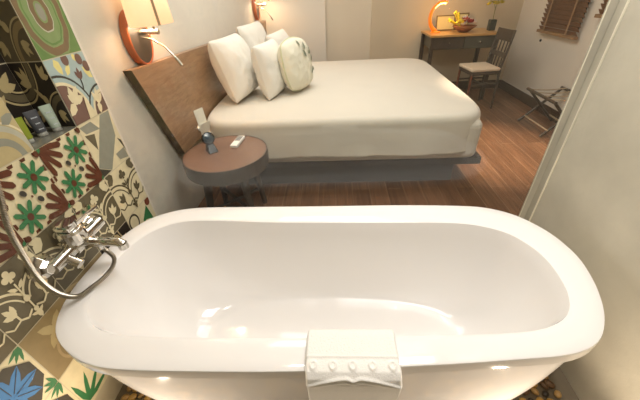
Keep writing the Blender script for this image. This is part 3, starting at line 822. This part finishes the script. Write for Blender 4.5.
def pillow(label, c, w_, h_, t_, lean, yaw, roll=0, seed=0, group='white bed pillows', pinch=.04):
    X = Matrix.Translation(c) @ Matrix.Rotation(yaw, 4, 'Z') @ Matrix.Rotation(lean, 4, 'Y') @ Matrix.Rotation(roll, 4, 'X')
    o = pillow_mb(w_, h_, t_, X, pinch, seed=seed).build('pillow', M['pillow']); tag(o, label, 'pillow', group); origin(o, (c[0], c[1], H - .69)); return o
BZ = H - .70
pillow('big white pillow leaning on the headboard nearest the round table', (-.725, 2.41, BZ + .228), .42, .42, .22, -.28, -.16, seed=1)
pillow('white pillow against the headboard behind the nearest two, only its peaked corner showing', (-.70, 3.12, BZ + .235), .50, .44, .17, -.28, -.16, seed=5)
pillow('white pillow standing in front of the big one by the headboard', (-.475, 2.46, BZ + .196), .38, .37, .17, -.20, -.20, seed=9)
pillow('white pillow half hidden behind the leaf-printed cushion', (-.48, 3.08, BZ + .195), .46, .37, .18, -.22, -.16, seed=14)
X = Matrix.Translation((-.285, 2.53, BZ + .206)) @ Matrix.Rotation(-.42, 4, 'Z') @ Matrix.Rotation(-.20, 4, 'Y')
cu = thing('cushion', 'rounded pale cushion with grey leaf print in front of the pillows', 'cushion', (-.285, 2.53, BZ))
pillow_mb(.36, .37, .16, X, round_=True, seed=3).build('cushion_body', M['leafcush'], cu)
lf = MB(); lf.X = X
def cus(u, v):
    a, b_ = u, v; e = max(0, (1 - abs(a) ** 3.2)) ** .46 * max(0, (1 - abs(b_) ** 3.2)) ** .46
    ax_, by_ = a * math.sqrt(1 - b_ * b_ / 2), b_ * math.sqrt(1 - a * a / 2); a2, b2 = a * .45 + ax_ * .55, b_ * .45 + by_ * .55
    return (e * .08 * 1.10 + .004, a2 * .18, b2 * .185)
for (cu_, cv_, an, L) in ((.15, .45, 70, .35), (.35, .30, 20, .32), (.15, .2, 120, .35), (.5, -.05, 60, .35), (.45, -.25, -40, .3), (.62, .3, 100, .3), (.3, -.5, 40, .3), (-.1, .65, 100, .25)):
    a = math.radians(an); d = (math.cos(a), math.sin(a)); nn = (-d[1], d[0])
    pts = [(0, 0), (.3, -.22), (.7, -.18), (1, 0), (.7, .18), (.3, .22)]
    lf.add([cus(max(-.97, min(.97, cu_ + L * (p[0] * d[0] + p[1] * nn[0]))), max(-.97, min(.97, cv_ + L * (p[0] * d[1] + p[1] * nn[1])))) for p in pts], [tuple(range(6))])
lf.build('leaf_print', M['leafgrey'], cu)
pp = MB(); pp.X = X
pts = []
for i in range(61):
    t = 2 * PI * i / 60; c, s = math.cos(t), math.sin(t); k = 1 / max(abs(c), abs(s)); a, b_ = c * k, s * k
    pts.append((0, (a * .45 + a * math.sqrt(1 - b_ * b_ / 2) * .55) * .18, (b_ * .45 + b_ * math.sqrt(1 - a * a / 2) * .55) * .185))
pp.tube(pts, .006, 8, False); pp.build('piping', M['lime'], cu)

# ------------------------------------------------------------------ round bedside table and what stands on it
TX, TY, TR, TZ = -.645, 1.615, .245, H - .78
tb = thing('bedside_table', 'round wooden bedside table with a thick dark edge beside the bed', 'table', (TX, TY, BF))
a = MB(); a.smooth = False; a.lathe([(0, 0), (TR - .006, 0), (TR - .006, -.006), (0, -.006)], (TX, TY, TZ), 64); a.build('table_top', M['tabletop'], tb)
a = MB(); a.lathe([(TR - .006, .001), (TR, .001), (TR + .002, -.02), (TR, -.085), (TR - .02, -.085), (0, -.085), (0, -.007), (TR - .006, -.007)], (TX, TY, TZ), 64); a.smooth = True; a.build('table_edge', M['darkwood'], tb, label='dark wooden apron')
for k in range(4):
    an = PI / 4 + k * PI / 2; ca, sa = math.cos(an), math.sin(an)
    a = MB(); a.tube([(TX + ca * .15, TY + sa * .15, TZ - .085), (TX + ca * .20, TY + sa * .20, BF + .001)], [.026, .017], 14); a.build('leg', M['darkwood'], tb)
a = MB()
a.tube([(TX - .13, TY - .13, BF + .13), (TX + .13, TY + .13, BF + .13)], .012, 10); a.tube([(TX + .13, TY - .13, BF + .13), (TX - .13, TY + .13, BF + .13)], .012, 10); a.build('stretcher', M['darkwood'], tb)

X = Matrix.Translation((-.855, 1.87, TZ)) 
cd = MB(); cd.add([(-.875, 1.76, TZ), (-.872, 1.76, TZ), (-.862, 1.84, TZ), (-.865, 1.84, TZ)], [])
cd = MB(); X = Matrix.Translation((-.805, 1.790, TZ + .001)) @ Matrix.Rotation(-.45, 4, 'Z')
cd.X = X @ Matrix.Rotation(-.10, 4, 'Y'); cd.box((-.0015, -.035, 0), (.0015, .035, .20)); cd.X = X @ Matrix.Rotation(.25, 4, 'Y'); cd.box((-.020, -.035, 0.005), (-.017, .035, .12))
o = cd.build('tent_card', M['card']); tag(o, 'tall white card standing on the bedside table', 'card'); origin(o, (-.805, 1.790, TZ + .001))

ck = thing('desk_clock', 'small black clock with a round glassy dial on the bedside table', 'clock', (-.735, 1.635, TZ))
X = Matrix.Translation((-.735, 1.635, TZ)) @ Matrix.Rotation(-.9, 4, 'Z')
a = MB(); a.X = X; a.add([(-.02, -.03, .001), (.045, -.028, .001), (.045, .028, .001), (-.02, .03, .001), (-.02, -.018, .05), (.008, -.018, .055), (.008, .018, .055), (-.02, .018, .05)], [(0, 3, 2, 1), (4, 5, 6, 7), (0, 1, 5, 4), (1, 2, 6, 5), (2, 3, 7, 6), (3, 0, 4, 7)])
a.build('stand', M['black'], ck, bevel=.004)
a = MB(); a.X = X @ Matrix.Translation((-.005, 0, .078)) @ Matrix.Rotation(-.5, 4, 'Y'); a.smooth = True; a.lathe([(0, -.018), (.030, -.018), (.036, -.010), (.036, .012), (.033, .018), (.029, .014)], (0, 0, 0), 32, 'x'); a.build('case', M['black'], ck)
a = MB(); a.X = X @ Matrix.Translation((-.005, 0, .078)) @ Matrix.Rotation(-.5, 4, 'Y'); a.smooth = True; a.lathe([(0, .017), (.015, .0165), (.029, .0135)], (0, 0, 0), 32, 'x'); a.build('dial', M['bluegl'], ck, label='blue grey glassy dial')

rc = thing('remote_control', 'white remote control lying on the bedside table', 'remote control', (-.60, 1.735, TZ))
X = Matrix.Translation((-.60, 1.735, TZ + .001)) @ Matrix.Rotation(-.10, 4, 'Z')
a = MB(); a.X = X; a.box((-.022, -.075, 0), (.022, .075, .018)); a.build('remote_body', M['whiteplastic'], rc, bevel=.004)
for r in range(4):
    for c in range(3):
        a = MB(); a.X = X; a.box((-.015 + c * .011, -.005 + r * .017, .0175), (-.007 + c * .011, .006 + r * .017, .0205)); a.build('button', M['greyplastic'], rc)

# ------------------------------------------------------------------ desk
DZ = H - .515
dk = thing('desk', 'wooden writing desk with a lit golden top at the far wall', 'desk', (1.42, 4.08, BF))
DX0, DX1, DY0, DY1 = 1.10, 1.84, 3.85, 4.31
a = MB(); a.box((DX0 - .01, DY0 - .01, DZ - .022), (DX1 + .01, DY1, DZ)); a.build('desk_top', M['desktop'], dk, bevel=.003, label='golden wooden desk top')
a = MB(); a.box((DX0 + .03, DY0 + .02, DZ - .15), (DX1 - .03, DY1 - .02, DZ - .022)); a.build('apron', M['deskfront'], dk)
for i in range(2):
    xa = DX0 + .035 + i * .34; dw = MB(); dw.box((xa, DY0 + .008, DZ - .145), (xa + .330, DY0 + .02, DZ - .027)); d = dw.build('drawer', M['deskfront'] if i else M['darkwood'], dk, bevel=.002)
    kb = MB(); kb.smooth = True; kb.lathe([(0, -.012), (.008, -.010), (.005, 0)], (xa + .175, DY0 + .008, DZ - .085), 12, 'y'); kb.build('knob', M['silver'], d)
for (xa, ya) in ((DX0, DY0 + .005), (DX1 - .04, DY0 + .005), (DX0, DY1 - .045), (DX1 - .04, DY1 - .045)):
    a = MB(); a.box((xa, ya, BF + .0005), (xa + .04, ya + .04, DZ - .022)); a.build('leg', M['darkwood'], dk, bevel=.002)
# arc lamp
al = thing('desk_lamp', 'orange crescent-shaped lamp glowing on the left of the desk', 'lamp', (1.20, 4.08, DZ))
pts = []; cz = DZ + .155; cx = 1.24
for i in range(33):
    t = math.radians(248 - i * 178 / 32); pts.append((cx + .125 * math.cos(t), 4.08, cz + .148 * math.sin(t)))
a = MB(); a.tube(pts, [.022 - .011 * i / 32 for i in range(33)], 14); a.build('arc', M['orange'], al)
a = MB(); a.smooth = True; a.lathe([(0, .001), (.055, .001), (.055, .008), (.02, .018), (0, .02)], (cx - .04, 4.08, DZ), 28); a.build('foot', M['orange'], al)
a = MB(); a.tube([(p[0] * .94 + cx * .06 + (0), p[1] - .0, p[2] * .94 + cz * .06 - .004) for p in pts[20:32]], .009, 10); a.build('light_strip', M['led'], al)
lamp('desk_lamp_glow', 'POINT', (cx + .03, 4.0, cz + .07), 1.6, (1.0, .55, .2), size=.03)
# pictures leaning on wall
for i, (xa, wd, hg, ya) in enumerate(((1.235, .22, .16, 4.20), (1.46, .17, .17, 4.25))):
    t = thing('picture_frame', ('yellowish framed picture leaning behind the crescent lamp', 'small framed picture leaning behind the flower bowl')[i], 'picture', (xa + wd / 2, ya, DZ))
    X = Matrix.Translation((xa, ya, DZ + .003)) @ Matrix.Rotation(-.25, 4, 'X')
    a = MB(); a.X = X
    a.box((0, 0, 0), (wd, .012, .012)); a.box((0, 0, hg - .012), (wd, .012, hg)); a.box((0, 0, .012), (.012, .012, hg - .012)); a.box((wd - .012, 0, .012), (wd, .012, hg - .012)); a.build('frame', M['frameedge'], t)
    a = MB(); a.X = X; a.box((.012, .004, .012), (wd - .012, .010, hg - .012)); a.build('picture', M['frame'], t)
# bowl of flowers
bw = thing('flower_bowl', 'wicker bowl heaped with white, yellow and red flowers on the desk', 'flower bowl', (1.50, 4.02, DZ))
a = MB(); a.smooth = True; a.lathe([(0, .001), (.05, .001), (.09, .03), (.135, .062), (.130, .066), (.085, .036), (0, .012)], (1.50, 4.02, DZ), 36, sy=.8); a.build('bowl', M['bowl'], bw)
def blossom(c, r, m, parent, name='flower'):
    f = MB(); f.smooth = True
    tilt = Matrix.Rotation(random.uniform(-.7, .7), 4, 'X') @ Matrix.Rotation(random.uniform(-.7, .7), 4, 'Y')
    for k in range(6):
        f.X = Matrix.Translation(c) @ tilt @ Matrix.Rotation(k * PI / 3, 4, 'Z')
        f.grid(lambda u, v: (r * v, (u - .5) * r * 1.0 * math.sin(PI * min(1, v * .9 + .08)), r * (.55 * v * v + .25 * abs(u - .5))), 4, 5)
    f.X = Matrix.Translation(c) @ tilt; f.lathe([(0, r * .28), (r * .14, r * .22), (r * .16, r * .1), (0, 0)], (0, 0, 0), 8)
    return f.build(name, m, parent, fix=False)
for k in range(26):
    an = random.uniform(0, 2 * PI); rr = random.uniform(.0, .105); x = 1.50 + rr * math.cos(an); y = 4.02 + rr * math.sin(an) * .75
    m = M['petal'] if x > 1.47 and k % 5 else (M['rpetal'] if k % 5 == 0 and x > 1.47 else M['ypetal'])
    blossom((x, y, DZ + .075 + .055 * (1 - rr / .12)), .036, m, bw)
a = MB()
for k in range(7):
    an = PI * .75 + random.uniform(-.5, .5); L = .12 + .05 * random.random()
    p0 = Vector((1.45, 4.02, DZ + .06)); p1 = p0 + Vector((math.cos(an) * L, random.uniform(-.04, .04), math.sin(an) * L * 1.1)); a.tube([p0, p1], [.004, .012], 8)
a.build('yellow_buds', M['ypetal'], bw, label='yellow bud stalks leaning left')
# vase with yellow orchid
VX = 1.815
vs_ = thing('flower_vase', 'dark square vase with a tall stem of yellow blossoms at the right of the desk', 'vase', (VX, 4.05, DZ))
a = MB(); a.prism([(VX - .035, 4.015), (VX + .035, 4.015), (VX + .035, 4.085), (VX - .035, 4.085)], 'z', DZ + .0005, DZ + .11); a.build('vase_body', M['vase'], vs_, bevel=.006)
a = MB(); a.tube([(VX, 4.05, DZ + .08), (VX - .005, 4.05, DZ + .20), (VX + .012, 4.05, DZ + .32)], .0035, 8); a.tube([(VX, 4.05, DZ + .20), (VX - .03, 4.05, DZ + .27), (VX - .08, 4.04, DZ + .29)], .003, 8); a.build('stem', M['stem'], vs_)
for k in range(24):
    blossom((VX + random.uniform(-.10, .07), 4.05 + random.uniform(-.05, .05), DZ + .28 + random.uniform(-.03, .12)), .028, M['ypetal'], vs_, 'blossom')

# chair
def chair():
    cx, cy = 1.62, 3.66; yaw = .10; t = thing('dining_chair', 'dark wooden chair with a cream seat pad in front of the desk', 'chair', (cx, cy, BF))
    X0 = Matrix.Translation((cx, cy, BF)) @ Matrix.Rotation(yaw, 4, 'Z') @ Matrix.Diagonal((.76, .80, .92, 1))   # back towards +x
    def P(m): m.X = X0; return m
    SH = .455
    for k, (sx, sy) in enumerate(((-1, -1), (-1, 1))):
        a = P(MB()); a.tube([(-.19, sy * .18, SH - .03), (-.195, sy * .185, .001)], [.020, .015], 4); a.build('leg', M['redwood'], t, label='reddish front leg')
    for sy in (-1, 1):
        a = P(MB()); a.tube([(.20, sy * .175, SH - .0), (.225, sy * .18, .001)], [.020, .016], 4); a.build('leg', M['darkwood'], t)
        a = P(MB()); a.tube([(.20, sy * .175, SH), (.225, sy * .178, .62), (.265, sy * .18, .86)], [.019, .019, .016], 4); a.build('back_post', M['darkwood'], t)
    a = P(MB()); a.box((-.205, -.20, SH - .045), (.21, .20, SH - .005)); a.build('seat_frame', M['darkwood'], t, bevel=.004)
    a = P(MB()); a.box((-.215, -.205, SH - .006), (.195, .205, SH + .030)); a.build('seat', M['seat'], t, bevel=.014, seg=3, label='cream padded seat')
    for z, h in ((.74, .12), (.58, .05)):
        a = P(MB()); xo = .20 + (z - SH) * .16; a.box((xo, -.165, z), (xo + .018, .165, z + h)); a.build('back_rail', M['darkwood'], t, bevel=.003)
    for k in range(4):
        a = P(MB()); y = -.11 + k * .073; a.tube([(.213, y, SH - .01), (.255, y, .78)], .009, 6); a.build('spindle', M['darkwood'], t)
    a = P(MB()); a.tube([(-.19, -.18, .30), (.21, -.178, .30)], .011, 8); a.tube([(-.19, .18, .30), (.21, .178, .30)], .011, 8); a.tube([(0, -.18, .30), (0, .18, .30)], .011, 8); a.build('stretcher', M['darkwood'], t)
chair()
# waste bin
a = MB(); a.smooth = True; a.lathe([(0, .001), (.085, .001), (.105, .26), (.108, .262), (.102, .262), (.08, .01), (0, .01)], (1.27, 4.16, BF), 32); o = a.build('waste_bin', M['black']); tag(o, 'round black waste bin on the floor beneath the desk', 'bin'); origin(o, (1.27, 4.16, BF))

# luggage rack
def rack():
    lr = thing('luggage_rack', 'dark folding luggage rack with crossed legs by the right bedroom wall', 'luggage rack', (2.06, 2.9, BF))
    # crossing frames: swing in x, repeated at two y positions
    ya, yb = 2.70, 3.10; xl, xr = 1.90, 2.22; zt = .33
    for y in (ya, yb):
        for (xa, xb) in ((xl, xr), (xr, xl)):
            a = MB(); o_ = .012 if xa < xb else -.012
            a.tube([(xa, y + o_, BF + .012), (xb, y + o_, BF + zt)], .013, 6); a.build('leg', M['darkwood'], lr)
    for (x, z) in ((xl, zt), (xr, zt)):
        a = MB(); a.tube([(x, ya - .03, BF + z), (x, yb + .03, BF + z)], .014, 8); a.build('top_rail', M['darkwood'], lr)
    for (x, z) in ((xl + .04, .07), (xr - .04, .07)):
        a = MB(); a.tube([(x, ya, BF + z), (x, yb, BF + z)], .008, 8); a.build('stretcher', M['grid'], lr)
    for k in range(4):
        y = ya + .04 + k * (yb - ya - .08) / 3
        a = MB(); a.grid(lambda u, v: (xl + (xr - xl) * u, y - .012 + .024 * v, BF + zt + .014 - .012 * math.sin(PI * u)), 10, 1); s_ = a.build('strap', M['grid'], lr, fix=False)
        sd = s_.modifiers.new('s', 'SOLIDIFY'); sd.thickness = .003
rack()

# ------------------------------------------------------------------ blinds on the right wall, windows behind them
def blind(ya, yb, zb, label, n_tape):
    zt = 2.35; t = thing('window_blind', label, 'blind', (RX - .05, (ya + yb) / 2, zb), 'brown slatted blinds on the right bedroom wall')
    n = int((zt - zb) / .038)
    for k in range(n):
        z = zb + .03 + k * .038
        a = MB(); a.X = Matrix.Translation((RX - .045, 0, z)) @ Matrix.Rotation(.95, 4, 'Y'); a.box((-.024, ya, -.0015), (.024, yb, .0015)); a.build('slat', M['blind'], t)
    a = MB(); a.box((RX - .065, ya - .01, zb - .012), (RX - .025, yb + .01, zb + .014)); a.build('bottom_rail', M['cord'], t, bevel=.003)
    a = MB(); a.box((RX - .07, ya, zt), (RX - .004, yb, zt + .05)); a.build('head_rail', M['blind'], t)
    for k in range(n_tape):
        y = ya + (yb - ya) * (.2 + .6 * k / max(1, n_tape - 1)) if n_tape > 1 else (ya + yb) / 2
        a = MB(); a.box((RX - .072, y - .010, zb), (RX - .070, y + .010, zt)); a.build('tape', M['cord'], t)
blind(3.20, 3.80, H - .505, 'larger brown slatted blind, the one nearer the desk', 2)
blind(2.40, 3.04, H - .315, 'brown slatted blind nearer the glass edge, mostly cut off by it', 2)
for i, (ya, yb, zb) in enumerate(((3.26, 3.82, H - .45), (2.44, 3.0, H - .26))):
    struct('window_%d' % (i + 2), bx((RX - .006, ya, zb), (RX - .0005, yb, 2.33)), M['winglass'])
a = MB(); a.smooth = True; a.lathe([(0, -.012), (.012, -.010), (.014, 0)], (RX, 3.78, H - .60), 12, 'x'); o = a.build('wall_hook', M['black']); tag(o, 'tiny dark knob on the wall below the larger blind', 'hook'); origin(o, (RX, 3.78, H - .60))
